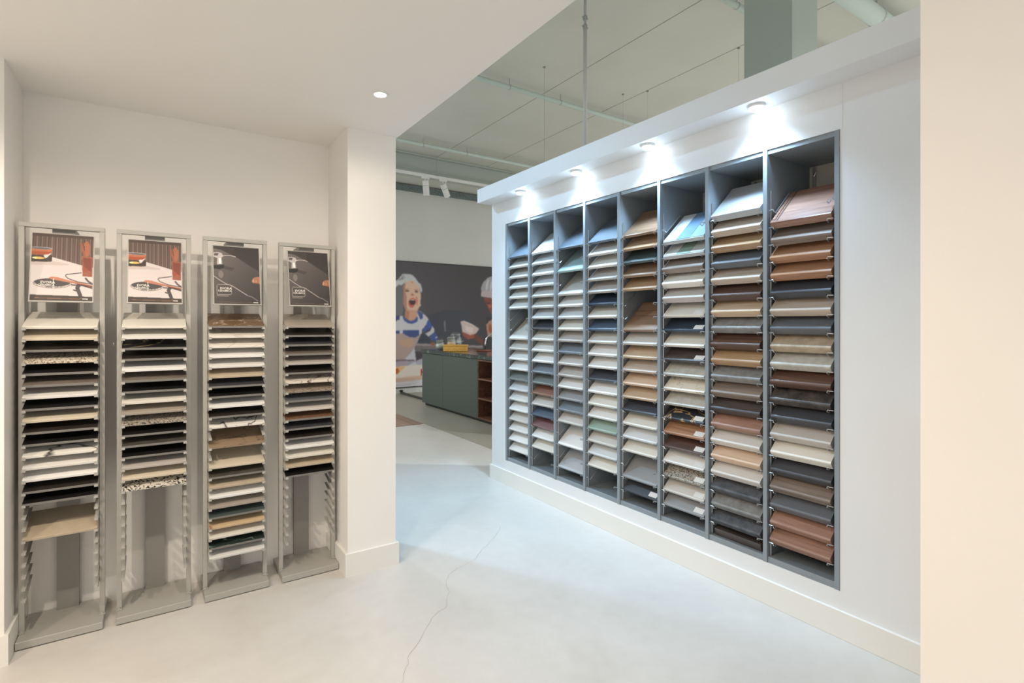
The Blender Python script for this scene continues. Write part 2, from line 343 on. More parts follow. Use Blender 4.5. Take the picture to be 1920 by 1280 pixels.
# ------------------------------------------------------------------ finishes: key -> (colour words, rgb, pattern, rgb2, scale)
FIN = {
 'white':('plain white',(236,234,230),None,None,1), 'offwhite':('warm off-white',(226,223,217),None,None,1),
 'cream':('pale cream',(222,217,205),None,None,1), 'beige':('light beige',(212,200,178),None,None,1),
 'sand':('sandy beige',(194,178,154),'stone',(184,168,144),1), 'greige':('pale greige',(206,200,192),None,None,1),
 'greige2':('greige',(186,178,170),None,None,1), 'lightgrey':('light grey',(212,213,213),None,None,1),
 'midgrey':('mid grey',(150,150,150),None,None,1), 'silver':('silvery grey',(178,180,182),None,None,1),
 'darkgrey':('dark grey',(96,98,102),None,None,1), 'bluegrey':('blue grey',(122,130,138),None,None,1),
 'slate':('slate blue grey',(98,108,118),None,None,1), 'navy':('dusty navy blue',(78,92,110),None,None,1),
 'darknavy':('very dark navy',(48,56,68),None,None,1), 'charcoal':('charcoal',(64,64,68),None,None,1),
 'black':('black',(26,25,25),None,None,1), 'greengrey':('green grey',(118,124,122),None,None,1),
 'darkgreen':('dark green grey',(72,82,80),None,None,1), 'teal':('pale teal',(166,190,188),None,None,1),
 'sage':('sage green',(150,170,156),None,None,1), 'terracotta':('terracotta brown',(136,96,80),None,None,1),
 'burgundy':('dull burgundy',(122,84,86),None,None,1), 'taupe':('taupe',(164,154,142),None,None,1),
 'lightoak':('light oak',(200,176,148),'wood',(188,160,130),1), 'oak':('warm oak',(178,146,112),'wood',(160,126,92),1),
 'peach':('peach toned oak',(212,184,158),'wood',(202,172,144),1), 'orangeoak':('orange oak',(174,130,98),'wood',(150,106,78),1),
 'brownoak':('brown oak',(150,122,98),'wood',(126,98,76),1), 'walnut':('red brown walnut',(164,126,108),'wood',(134,100,84),1),
 'darkwalnut':('dark walnut',(102,74,60),'wood',(78,56,46),1), 'wenge':('dark wenge',(80,70,66),'wood',(62,54,50),1),
 'greywood':('grey brown wood',(140,124,112),'wood',(112,98,88),1), 'palewood':('pale grey wood',(196,180,164),'wood',(178,162,146),1),
 'redwood':('dark red brown',(92,68,58),'wood',(74,54,46),1),
 'greystone':('grey stone',(142,140,136),'stone',(112,110,108),1), 'palestone':('pale stone',(196,192,182),'stone',(172,168,158),1),
 'darkstone':('dark stone',(92,92,94),'stone',(58,58,62),1), 'tanstone':('tan stone',(188,170,146),'stone',(160,142,120),1),
 'darkpat':('dark patterned stone',(92,84,78),'stone',(40,38,40),0.8), 'speckcream':('speckled cream',(214,202,182),'speckle',(120,104,88),1.4),
 'speckgrey':('speckled grey',(170,160,146),'speckle',(70,66,62),1.4), 'terrazzo':('black and white terrazzo',(222,214,200),'speckle',(40,38,36),1.05),
 'whitevein':('white with a black vein',(234,230,222),'marble',(46,42,40),0.5), 'creamvein':('cream with faint veins',(222,214,196),'marble',(176,164,140),1.2),
 'softvein':('white with soft grey veins',(232,226,216),'marble',(204,197,187),0.6), 'redvein':('white with dark red veins',(226,216,202),'marble',(78,36,34),0.9),
 'goldvein':('black with gold veins',(40,40,44),'marble',(196,164,112),0.9), 'blackvein':('black with cream veins',(28,27,27),'marble',(214,190,150),0.8),
 'brownmarble':('brown marble',(112,86,62),'marble',(190,170,146),0.9), 'taupemarble':('taupe marble',(150,128,104),'marble',(96,80,66),1.2),
 'tanvein':('tan with a brown vein',(206,178,140),'marble',(150,108,76),0.4), 'greenmarble':('dark green marble',(38,48,44),'marble',(140,160,150),1.1),
 'darkbrown':('dark brown',(50,44,40),'stone',(38,33,30),1), 'brown':('mid brown',(124,114,104),'stone',(104,94,86),1),
 'olive':('dark olive brown',(84,80,72),'stone',(64,60,54),1), 'rust':('rusty brown',(124,94,72),'stone',(104,76,58),1),
 'brownspeck':('speckled brown',(156,142,126),'speckle',(104,94,84),1.5), 'blueplain':('pale blue grey',(176,188,200),None,None,1),
}
def fin(key):
    w_, c, p, c2, s = FIN[key]
    return material(w_ + ' sample', c, 0.34, p, c2, scale=s)
ORD = ['topmost','second from top','third from top','fourth from top','fifth from top','sixth from top','seventh from top','eighth from top','ninth from top','tenth from top','eleventh from top','twelfth from top','thirteenth from top','fourteenth from top','fifteenth from top','sixteenth from top','seventeenth from top','eighteenth from top','nineteenth from top','twentieth from top','twenty-first from top','twenty-second from top']
# board mesh: local x runs up the slope from the front bottom edge, y across, z = thickness
def board_mesh(l, w, t, chamfer):
    bm = bmesh.new(); c = chamfer
    add_prism(bm, [(0,0),(l,0),(l,t),(c,t),(c*.3,t-c*.25),(0,t-c*0.9)], 'y', -w/2, w/2)
    return finish(bm, 'board')

# ------------------------------------------------------------------ sample cabinet in the display wall
PIT = (CY1-CY0-0.023)/8; BAYS = [CY1-0.0115 - PIT*(k+0.5) for k in range(8)]      # bay centres, from the far (left) end
DT = 0.022; CX1 = XR + 0.41
cab = thing('sample_cabinet', 'blue grey built-in cabinet of eight tall bays in the white display wall', 'cabinet', (XR, (CY0+CY1)/2, CZ0))
def cbox(name, x0, x1, y0, y1, z0, z1, m, bev=0.001):
    oy, oz = (CY0+CY1)/2, CZ0
    return box_obj(name, (x0-XR, x1-XR, y0-oy, y1-oy, z0-oz, z1-oz), m, cab, bev)
e = 0.0005
dividers = []
for k in range(9):
    y = CY1-0.0115 - PIT*k
    y0, y1 = y-DT/2, y+DT/2
    dividers.append((y0, y1)); cbox('divider', XR-0.003, CX1, y0, y1, CZ0+e, CZ1-e, M_CAB)
for k in range(8):
    ya, yb = dividers[k+1][1], dividers[k][0]
    cbox('top_panel', XR+0.006, CX1, ya, yb, CZ1-0.024, CZ1-e, M_CAB)
    cbox('bottom_panel', XR+0.004, CX1, ya, yb, CZ0+e, CZ0+0.03, M_CAB)
cbox('back_panel', CX1, CX1+0.01, CY0+e, CY1-e, CZ0+e, CZ1-e, M_BACK)
AL = math.radians(42); Z0 = 1.957; DZ = 0.0871; BX = 2.553
# wire rails at the front of every bay, each carrying twenty hooks
def hook_mesh(s):                                                 # s = +1: rail lies on the +y side of the bay
    bm = bmesh.new(); u = Vector((math.cos(AL), 0, math.sin(AL))); n = Vector((-math.sin(AL), 0, math.cos(AL)))
    P = [Vector((.004, s*0.0, .004)), Vector((-.014, -s*.004, .006)), Vector((-.018, -s*.026, .007)), Vector((-.018, -s*.028, -.001)), Vector((-.002, -s*.028, -.0085))]
    P += [P[-1] + u*0.03, P[-1] + u*0.17]
    add_tube(bm, P, 0.0026, 5); return finish(bm, 'hook')
hm = {1: hook_mesh(1), -1: hook_mesh(-1)}
for k in range(8):
    for s in (1, -1):
        y = (dividers[k][0] - 0.0045) if s > 0 else (dividers[k+1][1] + 0.0045)
        bm = bmesh.new(); add_tube(bm, [(0,0,0.0), (0,0,1.83)], 0.003, 5)
        r = obj('wire_rail', bm, M_WIRE, cab, loc=(BX+0.006-XR, y-(CY0+CY1)/2, 0.235-CZ0))
        for i in range(20):
            shared('hook', hm[s], M_WIRE, r, (-0.006, 0, Z0-DZ*i-0.235))
    bm = bmesh.new(); ys = dividers[k][0] - 0.03
    add_box(bm, CX1-0.02, CX1, ys-.006, ys+.006, 0.25, 2.235)
    for z in (1.93, 2.02, 2.11, 2.2): add_tube(bm, [(CX1-0.02, ys, z), (CX1-0.05, ys-.02, z-.02), (CX1-0.055, ys-.03, z), (CX1-0.03, ys-.01, z+.004)], 0.003, 5)
    bmesh.ops.translate(bm, verts=bm.verts, vec=(-XR, -(CY0+CY1)/2, -CZ0)); obj('back_rail', bm, M_WIRE, cab)

BW = 0.285
MB_THIN = board_mesh(0.27, BW, 0.017, 0.0045); MB_THICK = board_mesh(0.27, BW, 0.038, 0.008)
MB_MID = board_mesh(0.27, BW, 0.024, 0.003)
_b = bmesh.new(); add_box(_b, 0.012, 0.045, -BW/2+0.012, -BW/2+0.075, 0, 0.0008); MB_LABEL = finish(_b, 'label_sticker')
BAYN = ['leftmost wall bay','second wall bay from left','third wall bay from left','fourth wall bay from left','fifth wall bay from left','sixth wall bay from left','seventh wall bay from left','rightmost wall bay']
E_ = None
BAY = [
 [(0,'slate'),(1,'greige'),(2,'greige'),(3,'lightgrey'),(4,'cream'),(5,'offwhite'),(8,'cream'),(9,'greige'),(10,'white'),(11,'white'),(12,'greengrey'),(13,'lightgrey'),(14,'offwhite'),(15,'white'),(16,'greige'),(17,'offwhite'),(18,'white'),(19,'offwhite')],
 [(0,'lightgrey'),(1,'lightgrey'),(2,'offwhite'),(3,'lightgrey'),(4,'greige'),(5,'greige'),(6,'lightgrey'),(7,'charcoal'),(8,'cream'),(9,'offwhite'),(10,'white'),(11,'bluegrey'),(12,'greengrey'),(13,'terracotta'),(14,'greige'),(15,'navy'),(16,'burgundy'),(17,'white'),(18,'cream')],
 [(0,'slate'),(2,'teal'),(4,'greige'),(5,'offwhite'),(6,'lightgrey'),(7,'cream'),(8,'greige2'),(9,'bluegrey'),(10,'greige'),(11,'greige2'),(12,'offwhite'),(13,'midgrey'),(14,'bluegrey'),(15,'greige'),(17,'white'),(19,'silver')],
 [(0,'slate'),(1,'greige'),(2,'cream'),(3,'greige2'),(4,'greige2'),(5,'darknavy'),(6,'cream'),(7,'navy'),(8,'greige'),(9,'offwhite'),(10,'offwhite'),(11,'charcoal'),(12,'white'),(13,'cream'),(14,'offwhite'),(15,'sage'),(16,'greige'),(17,'lightgrey'),(18,'cream')],
 [(0,'brownoak'),(1,'oak'),(2,'darkgreen'),(3,'brownoak'),(4,'oak'),(7,'brownoak'),(8,'greige'),(9,'lightoak'),(10,'palewood'),(11,'peach'),(12,'lightoak'),(13,'charcoal'),(14,'cream'),(15,'lightgrey'),(16,'cream'),(18,'midgrey'),(19,'charcoal')],
 [(1,'stripes'),(2,'stripes'),(3,'greywood'),(4,'cream'),(5,'greige2'),(6,'cream'),(7,'darknavy'),(8,'cream'),(9,'wenge'),(10,'palestone'),(11,'creamvein'),(12,'palestone'),(13,'goldvein'),(14,'orangeoak'),(15,'redwood'),(16,'offwhite'),(17,'speckgrey'),(18,'greige'),(19,'midgrey')],
 [(0,'silver'),(1,'palewood'),(2,'oak'),(3,'darkgrey'),(4,'palewood'),(5,'redwood'),(6,'lightoak'),(7,'greystone'),(8,'darkwalnut'),(9,'oak'),(10,'greystone'),(11,'greywood'),(12,'wenge'),(13,'walnut'),(14,'greige'),(15,'peach'),(16,'greige'),(17,'darkstone'),(18,'greystone'),(19,'darkstone')],
 [(1,'walnut'),(2,'greywood'),(3,'orangeoak'),(4,'orangeoak'),(5,'charcoal'),(6,'palewood'),(7,'darkgrey'),(8,'tanstone'),(9,'palestone'),(10,'darkwalnut'),(11,'darkpat'),(12,'charcoal'),(13,'greige2'),(14,'cream'),(15,'charcoal'),(16,'greywood'),(17,'darkgrey'),(18,'walnut'),(19,'walnut')],
]
LABELLED = {5: {6,7,9,13,14,15,16,17,18,19}, 4: {19}}
STR = {1: ((226,230,234),(120,150,178),(150,176,184)), 2: ((214,214,212),(146,166,152),(190,188,182))}
for k in range(8):
    for n_, (s, key) in enumerate(BAY[k]):
        jy = random.uniform(-.003, .003); loc = (BX, BAYS[k]+jy, Z0-DZ*s)
        words = 'three-stripe pale blue' if (key, s) == ('stripes', 1) else 'three-stripe green and grey' if key == 'stripes' else FIN[key][0]
        thick = k >= 6 or (k == 5 and s in (3,4,5))
        kind = ('thick worktop sample' if k >= 6 else 'thick board') if thick else 'sample board'
        me = MB_THICK if thick else MB_THIN
        if key == 'stripes': me = MB_MID
        m_ = material('board edge grey', (190,192,192), .5) if key == 'stripes' else fin(key)
        o = shared('worktop_sample' if k >= 6 else 'sample_board', me, m_, None, loc, (0, -AL, 0))
        tag(o, '%s %s, %s in the %s' % (words, kind, ORD[n_], BAYN[k]), 'sample board', 'sample boards in the ' + BAYN[k])
        if key == 'stripes':
            for q in range(3):
                bm = bmesh.new(); y1 = BW/2 - q*BW/3; add_box(bm, 0.006, .268, y1-BW/3+.001, y1-.001, .024, .027)
                obj('colour_strip', bm, material('strip %d %d' % (s, q), STR[s][q], .2), o)
        if k == 7 and s == 1:
            bm = bmesh.new(); add_box(bm, .012, .268, BW/2-.034, BW/2-.030, .038, .0388); add_box(bm, .012, .268, BW/2-.028, BW/2-.027, .038, .0388); obj('edge_groove', bm, fin('wenge'), o)
        if s in LABELLED.get(k, ()):
            shared('label_sticker', MB_LABEL, M_STICK, o, (0, 0, 0.0172))
# board lying in the bottom of the seventh bay
bm = bmesh.new(); add_box(bm, 0, .27, -.135, .135, 0, .038, .003)
o = obj('worktop_sample', bm, fin('wenge'), None, False, (2.56, BAYS[6], 0.232), (0, -math.radians(13), 0))
o.location.z = CZ0 + 0.031
tag(o, 'dark brown worktop sample lying on the floor of the seventh wall bay', 'sample board', 'sample boards in the ' + BAYN[6])
MURAL_ART = [
    ((84,82,87), [(3.495,2.705),(5.111,2.819),(5.111,0.341),(3.495,0.426)]),
    ((66,70,80), [(4.584,1.558),(5.004,1.676),(5.655,1.685),(5.655,1.097),(4.584,1.113)]),
    ((160,150,150), [(4.34,0.991),(5.95,0.905),(5.95,0.854),(4.34,0.932)]),
    ((120,110,112), [(4.34,0.944),(5.95,0.867),(5.95,0.777),(4.34,0.825)]),
    ((72,68,74), [(4.34,0.825),(5.95,0.777),(5.95,0.546),(4.34,0.612)]),
    ((128,122,128), [(4.999,1.455),(5.04,1.455),(5.045,1.234),(5.007,1.234)]),
    ((150,155,165), [(5.191,1.009),(5.476,1.029),(5.419,0.987),(5.191,0.98)]),
    ((206,209,211), [(3.862,2.175),(3.907,2.241),(3.986,2.282),(4.072,2.395),(4.112,2.405),(4.234,2.407),(4.31,2.38),(4.381,2.301),(4.428,2.237),(4.476,2.211),(4.506,2.09),(4.5,2.046),(4.476,2.023),(4.44,2.143),(4.393,2.219),(4.31,2.27),(4.216,2.266),(4.135,2.235),(4.066,2.172),(3.998,2.18),(3.93,2.113)]),
    ((158,160,164), [(3.998,2.278),(4.055,2.324),(4.078,2.292),(4.009,2.257)]),
    ((168,170,174), [(4.078,2.379),(4.101,2.386),(4.141,2.317),(4.118,2.3)]),
    ((140,141,145), [(4.055,2.313),(4.072,2.368),(4.101,2.304),(4.089,2.282)]),
    ((120,118,122), [(3.93,2.113),(3.998,2.18),(4.066,2.172),(4.101,2.185),(4.101,1.663),(4.066,1.554),(3.93,1.553)]),
    ((212,210,214), [(3.84,1.359),(3.975,1.467),(3.998,1.543),(4.078,1.554),(4.193,1.402),(4.393,1.435),(4.404,1.667),(4.44,1.662),(4.536,1.602),(4.632,1.514),(4.657,1.458),(4.584,1.358),(4.488,1.258),(4.44,1.004),(3.84,1.017)]),
    ((60,76,130), [(3.885,1.467),(3.975,1.553),(4.021,1.565),(4.021,1.467)]),
    ((72,92,152), [(4.398,1.634),(4.422,1.662),(4.524,1.602),(4.518,1.502),(4.464,1.48)]),
    ((229,192,168), [(4.101,2.174),(4.135,2.235),(4.216,2.266),(4.31,2.27),(4.393,2.219),(4.44,2.143),(4.458,2.044),(4.476,2.012),(4.47,1.779),(4.404,1.667),(4.381,1.601),(4.275,1.6),(4.182,1.664),(4.112,1.772),(4.101,1.989)]),
    ((196,140,114), [(4.101,2.174),(4.147,2.225),(4.133,2.077),(4.164,1.947),(4.164,1.751),(4.205,1.632),(4.141,1.664),(4.101,1.772)]),
    ((224,190,170), [(4.446,1.812),(4.482,1.79),(4.476,1.757),(4.446,1.745)]),
    ((216,166,138), [(4.135,1.685),(4.404,1.667),(4.393,1.546),(4.322,1.452),(4.228,1.452),(4.124,1.522)]),
    ((196,138,108), [(4.135,1.685),(4.228,1.632),(4.205,1.468),(4.124,1.522)]),
    ((205,158,118), [(4.234,2.264),(4.369,2.24),(4.322,2.246),(4.286,2.223)]),
    ((104,76,70), [(4.13,2.055),(4.158,2.076),(4.216,2.069),(4.219,2.05),(4.158,2.043)]),
    ((104,76,70), [(4.339,2.062),(4.369,2.074),(4.414,2.056),(4.416,2.041),(4.357,2.034)]),
    ((160,118,98), [(4.135,2.094),(4.205,2.107),(4.211,2.096),(4.141,2.08)]),
    ((170,126,104), [(4.333,2.101),(4.416,2.087),(4.414,2.076),(4.336,2.087)]),
    ((206,134,104), [(4.257,1.994),(4.286,2.017),(4.333,1.991),(4.328,1.963),(4.257,1.963)]),
    ((214,124,96), [(4.363,1.953),(4.393,1.943),(4.407,1.866),(4.393,1.777),(4.375,1.788),(4.383,1.888)]),
    ((206,100,80), [(4.205,1.839),(4.234,1.895),(4.298,1.924),(4.363,1.898),(4.371,1.832),(4.333,1.76),(4.263,1.737),(4.211,1.774)]),
    ((238,232,228), [(4.242,1.878),(4.298,1.896),(4.351,1.881),(4.345,1.869),(4.246,1.867)]),
    ((78,58,60), [(4.216,1.845),(4.246,1.869),(4.348,1.869),(4.357,1.832),(4.328,1.782),(4.257,1.78)]),
    ((216,116,92), [(4.222,1.758),(4.322,1.754),(4.298,1.721),(4.246,1.72)]),
    ((72,92,158), [(4.078,1.538),(4.112,1.457),(4.193,1.405),(4.286,1.389),(4.369,1.422),(4.414,1.469),(4.398,1.546),(4.369,1.513),(4.333,1.468),(4.251,1.449),(4.182,1.468),(4.124,1.511)]),
    ((62,82,138), [(3.881,1.255),(4.442,1.26),(4.442,1.12),(4.353,1.109),(4.226,1.123),(4.089,1.189),(3.881,1.192)]),
    ((66,94,168), [(4.63,1.466),(4.676,1.466),(4.731,1.321),(4.558,1.238),(4.5,1.25),(4.584,1.334)]),
    ((206,204,210), [(4.731,1.345),(4.775,1.285),(4.784,1.218),(4.65,1.123),(4.571,1.184),(4.689,1.249)]),
    ((66,90,160), [(4.788,1.212),(4.855,1.12),(4.872,1.065),(4.821,1.041),(4.702,1.05),(4.676,1.129)]),
    ((206,204,210), [(4.795,1.103),(4.848,1.132),(4.855,1.108),(4.808,1.078)]),
    ((150,96,84), [(4.689,0.984),(4.768,1.018),(4.795,0.933),(4.715,0.935)]),
    ((60,66,78), [(4.481,1.179),(4.558,1.19),(4.689,1.068),(4.689,0.984),(4.391,0.99)]),
    ((184,160,152), [(3.857,1.163),(3.979,1.185),(4.089,1.201),(4.226,1.121),(4.353,1.107),(4.487,1.188),(4.34,0.908),(4.251,0.792),(4.114,0.656),(3.857,0.655)]),
    ((200,164,140), [(4.003,1.08),(4.302,1.075),(4.34,0.991),(4.226,0.899),(4.003,0.975)]),
    ((214,212,216), [(4.028,1.464),(4.089,1.464),(4.089,1.201),(4.015,1.19)]),
    ((214,212,216), [(4.432,1.465),(4.506,1.466),(4.493,1.188),(4.442,1.179)]),
    ((205,204,214), [(4.334,0.908),(4.359,0.753),(4.378,0.539),(4.164,0.525),(4.102,0.657),(4.251,0.792)]),
    ((128,112,118), [(3.857,0.666),(4.114,0.668),(4.34,0.653),(4.346,0.623),(4.151,0.637),(3.857,0.631)]),
    ((176,166,176), [(3.857,0.631),(4.114,0.638),(4.34,0.618),(4.176,0.536),(3.857,0.527)]),
    ((186,180,196), [(4.378,0.634),(4.532,0.688),(6.1,0.695),(6.1,0.436),(4.378,0.539)]),
    ((234,222,210), [(3.857,0.527),(4.378,0.551),(6.1,0.514),(6.1,0.178),(3.857,0.296)]),
    ((238,190,136), [(3.857,0.527),(4.139,0.526),(3.979,0.376),(3.857,0.354)]),
    ((196,104,58), [(3.857,0.47),(3.979,0.499),(4.018,0.433),(3.979,0.394),(3.857,0.389)]),
    ((222,188,168), [(3.857,0.308),(4.545,0.322),(6.1,0.333),(6.1,0.178),(4.545,0.244),(3.857,0.21)]),
    ((224,220,226), [(3.857,0.21),(4.545,0.244),(6.1,0.229),(6.1,-0.055),(3.857,0.1)]),
    ((190,178,184), [(3.857,0.158),(4.176,0.16),(4.378,0.159),(4.176,0.148),(3.857,0.144)]),
    ((56,50,54), [(6.032,1.543),(6.196,1.509),(6.49,1.439),(6.49,0.796),(5.991,0.81),(5.951,1.02),(6.073,1.193)]),
    ((172,168,174), [(5.9,2.185),(5.93,2.264),(5.971,2.327),(6.073,2.419),(6.196,2.46),(6.405,2.453),(6.532,2.334),(6.511,2.119),(5.91,2.112)]),
    ((208,208,214), [(6.022,2.242),(6.073,2.375),(6.114,2.372),(6.056,2.13),(6.028,2.129)]),
    ((208,208,214), [(6.134,2.261),(6.186,2.395),(6.227,2.377),(6.159,2.133),(6.13,2.132)]),
    ((208,208,214), [(6.248,2.279),(6.3,2.414),(6.342,2.383),(6.262,2.137),(6.233,2.136)]),
    ((208,208,214), [(6.363,2.298),(6.416,2.434),(6.458,2.388),(6.367,2.14),(6.338,2.139)]),
    ((198,180,184), [(5.91,2.116),(6.196,2.134),(6.511,2.119),(6.5,1.957),(6.196,1.964),(5.9,1.994)]),
    ((138,70,50), [(5.971,1.978),(6.196,1.958),(6.49,1.957),(6.469,1.653),(6.342,1.545),(6.196,1.562),(6.134,1.649),(6.073,1.771),(5.991,1.892)]),
    ((196,96,64), [(6.073,1.815),(6.155,1.825),(6.179,1.755),(6.103,1.737)]),
    ((86,44,38), [(6.011,1.892),(6.073,1.859),(6.155,1.86),(6.073,1.832)]),
    ((188,140,122), [(6.032,1.368),(6.114,1.456),(6.196,1.491),(6.279,1.439),(6.279,1.085),(6.073,1.105)]),
    ((170,84,58), [(6.103,1.368),(6.155,1.386),(6.196,1.227),(6.155,1.175),(6.103,1.228)]),
    ((216,196,190), [(5.39,1.442),(5.48,1.454),(5.671,1.386),(5.86,1.282),(5.8,1.204),(5.75,1.162),(5.632,1.142),(5.438,1.216),(5.419,1.335)]),
    ((232,216,210), [(5.496,1.352),(5.711,1.3),(5.691,1.18),(5.534,1.232)]),
    ((240,228,224), [(5.39,1.442),(5.48,1.458),(5.671,1.389),(5.86,1.282),(5.671,1.369),(5.48,1.437)]),
    ((160,86,62), [(5.419,1.225),(5.496,1.19),(5.632,1.142),(5.76,1.17),(5.734,1.076),(5.577,1.047),(5.457,1.131)]),
    ((112,66,50), [(5.721,1.162),(5.81,1.144),(5.971,1.02),(5.951,0.907),(5.75,1.05)]),
]
# ------------------------------------------------------------------ four grey tile stands in the niche
STC = [-0.3525, -0.006, 0.349, 0.712]
SW = 0.302; AS = math.radians(19); SZ0 = 1.376; SDZ = 0.0511; SYF = 3.07
def poly_mask(px, py, pts):
    inside = np.zeros(px.shape, bool); n = len(pts); j = n-1
    for i in range(n):
        xi, yi = pts[i]; xj, yj = pts[j]
        if yi != yj:
            c = ((yi > py) != (yj > py)) & (px < (xj-xi)*(py-yi)/(yj-yi)+xi); inside ^= c
        j = i
    return inside
def line_mask(px, py, pts, w):
    m = np.zeros(px.shape, bool)
    for (x0,y0),(x1,y1) in zip(pts, pts[1:]):
        dx, dy = x1-x0, y1-y0; t = np.clip(((px-x0)*dx+(py-y0)*dy)/(dx*dx+dy*dy+1e-9), 0, 1)
        m |= (px-x0-t*dx)**2+(py-y0-t*dy)**2 < (w/2)**2
    return m
def ell(px, py, cx, cy, rx, ry): return ((px-cx)/rx)**2+((py-cy)/ry)**2 < 1
def put(img, m, c): img[m] = c
def soften(img, n):
    for _ in range(n):
        p = np.pad(img, ((1,1),(1,1),(0,0)), 'edge')
        img = (p[:-2,1:-1]+p[2:,1:-1]+p[1:-1,:-2]+p[1:-1,2:]+2*p[1:-1,1:-1])/6
    return img
def print_mesh(name, img, w, h):                                  # flat print: a fine grid with one colour per point, in local x/z
    ny, nx = img.shape[:2]
    X, Z = np.meshgrid(np.linspace(-w/2, w/2, nx), np.linspace(h, 0, ny))
    co = np.stack([X, np.zeros_like(X), Z], -1).reshape(-1, 3)
    idx = np.arange(nx*ny).reshape(ny, nx)
    f = np.stack([idx[1:,:-1], idx[1:,1:], idx[:-1,1:], idx[:-1,:-1]], -1).reshape(-1, 4)
    me = bpy.data.meshes.new(name); me.vertices.add(len(co)); me.vertices.foreach_set('co', co.ravel())
    me.loops.add(f.size); me.loops.foreach_set('vertex_index', f.ravel().astype(np.int32))
    me.polygons.add(len(f)); me.polygons.foreach_set('loop_start', np.arange(0, f.size, 4, dtype=np.int32))
    me.update(calc_edges=True)
    c = img.reshape(-1, 3) / 255.0; c = np.where(c <= 0.04045, c/12.92, ((c+0.055)/1.055)**2.4)
    a = me.color_attributes.new('print', 'FLOAT_COLOR', 'POINT')
    a.data.foreach_set('color', np.concatenate([c, np.ones((len(c),1))], 1).astype(np.float32).ravel())
    return me
def text_mesh(s, size, name):
    cu = bpy.data.curves.new(name, 'FONT'); cu.body = s; cu.size = size; cu.resolution_u = 2; cu.extrude = 0.0001; cu.offset = size*0.015
    o = bpy.data.objects.new(name, cu); COL.objects.link(o)
    dg = bpy.context.evaluated_depsgraph_get(); me = bpy.data.meshes.new_from_object(o.evaluated_get(dg))
    bpy.data.objects.remove(o); me.name = name; return me
PW, PH = 0.214, 0.312
def poster_a():
    nx, ny = 170, 236; u, v = np.meshgrid(np.linspace(0,1,nx), np.linspace(0,1,ny)); x = 243+u*532; y = 163+v*577
    img = np.zeros((ny, nx, 3)); img[:] = (112,92,82)
    sl = (np.floor(x/21) % 2); img *= (0.86+0.2*sl)[...,None]; put(img, (x % 21) < 4, (58,46,42)); put(img, y < 190, (78,62,55))
    put(img, poly_mask(x,y,[(230,408),(420,366),(690,430),(800,446),(800,700),(230,700)]), (204,194,191))
    put(img, poly_mask(x,y,[(230,408),(330,388),(560,420),(560,432),(230,440)]), (190,176,170))
    put(img, poly_mask(x,y,[(230,360),(415,350),(416,400),(400,408),(230,412)]), (58,48,45))
    put(img, ell(x,y,300,378,52,10), (240,184,92)); put(img, ell(x,y,270,378,20,7), (255,232,160))
    put(img, poly_mask(x,y,[(340,352),(412,330),(370,376),(355,380)]), (206,200,196))
    put(img, poly_mask(x,y,[(230,300),(416,296),(412,318),(385,344),(300,352),(230,348)]), (184,106,68))
    put(img, poly_mask(x,y,[(230,322),(405,320),(385,344),(300,352),(230,348)]), (160,78,42))
    put(img, ell(x,y,322,293,96,12), (150,150,152)); put(img, ell(x,y,322,295,82,7), (96,92,92))
    put(img, poly_mask(x,y,[(650,232),(672,224),(712,345),(690,345)]), (150,86,62))
    put(img, poly_mask(x,y,[(690,226),(722,205),(748,250),(735,345),(704,345)]), (164,98,70))
    put(img, poly_mask(x,y,[(672,344),(772,350),(770,526),(684,522)]), (148,84,64))
    put(img, poly_mask(x,y,[(684,358),(762,362),(760,480),(690,440)]), (120,58,44)); put(img, poly_mask(x,y,[(690,430),(740,470),(690,490)]), (150,70,50))
    put(img, ell(x,y,425,590,157,40), (70,64,64)); put(img, ell(x,y,425,590,157,40) & ~ell(x,y,425,580,152,40), (216,206,198))
    rs = np.random.RandomState(3); sp = rs.rand(ny,nx)
    put(img, ell(x,y,425,590,157,40) & ~ell(x,y,425,580,152,40) & (sp<.4), (90,82,80)); put(img, ell(x,y,425,592,162,44) & ~ell(x,y,425,590,157,40), (150,138,134))
    put(img, line_mask(x,y,[(672,492),(600,503),(540,512),(535,525),(556,545),(640,572),(770,590)], 8), (92,80,80))
    put(img, line_mask(x,y,[(712,540),(735,566),(772,588)], 16), (84,74,74))
    put(img, line_mask(x,y,[(655,598),(640,625),(655,660),(668,692)], 34), (72,64,66)); put(img, line_mask(x,y,[(610,645),(650,655)], 12), (84,74,74))
    put(img, poly_mask(x,y,[(395,542),(420,534),(470,538),(540,556),(640,575),(772,600),(772,614),(640,590),(560,580),(470,566),(405,556)]), (182,120,92))
    put(img, poly_mask(x,y,[(560,575),(772,606),(772,618),(640,592)]), (110,54,40)); put(img, line_mask(x,y,[(590,600),(690,605),(770,625)], 10), (60,54,52))
    put(img, line_mask(x,y,[(434,553),(434,632)], 5), (226,220,214))
    put(img, y > 690+(x-243)*0.018, (64,54,48)); put(img, line_mask(x,y,[(285,717),(660,722),(680,712)], 4), (150,112,78)); put(img, line_mask(x,y,[(690,720),(732,721)], 9), (240,236,230))
    return img
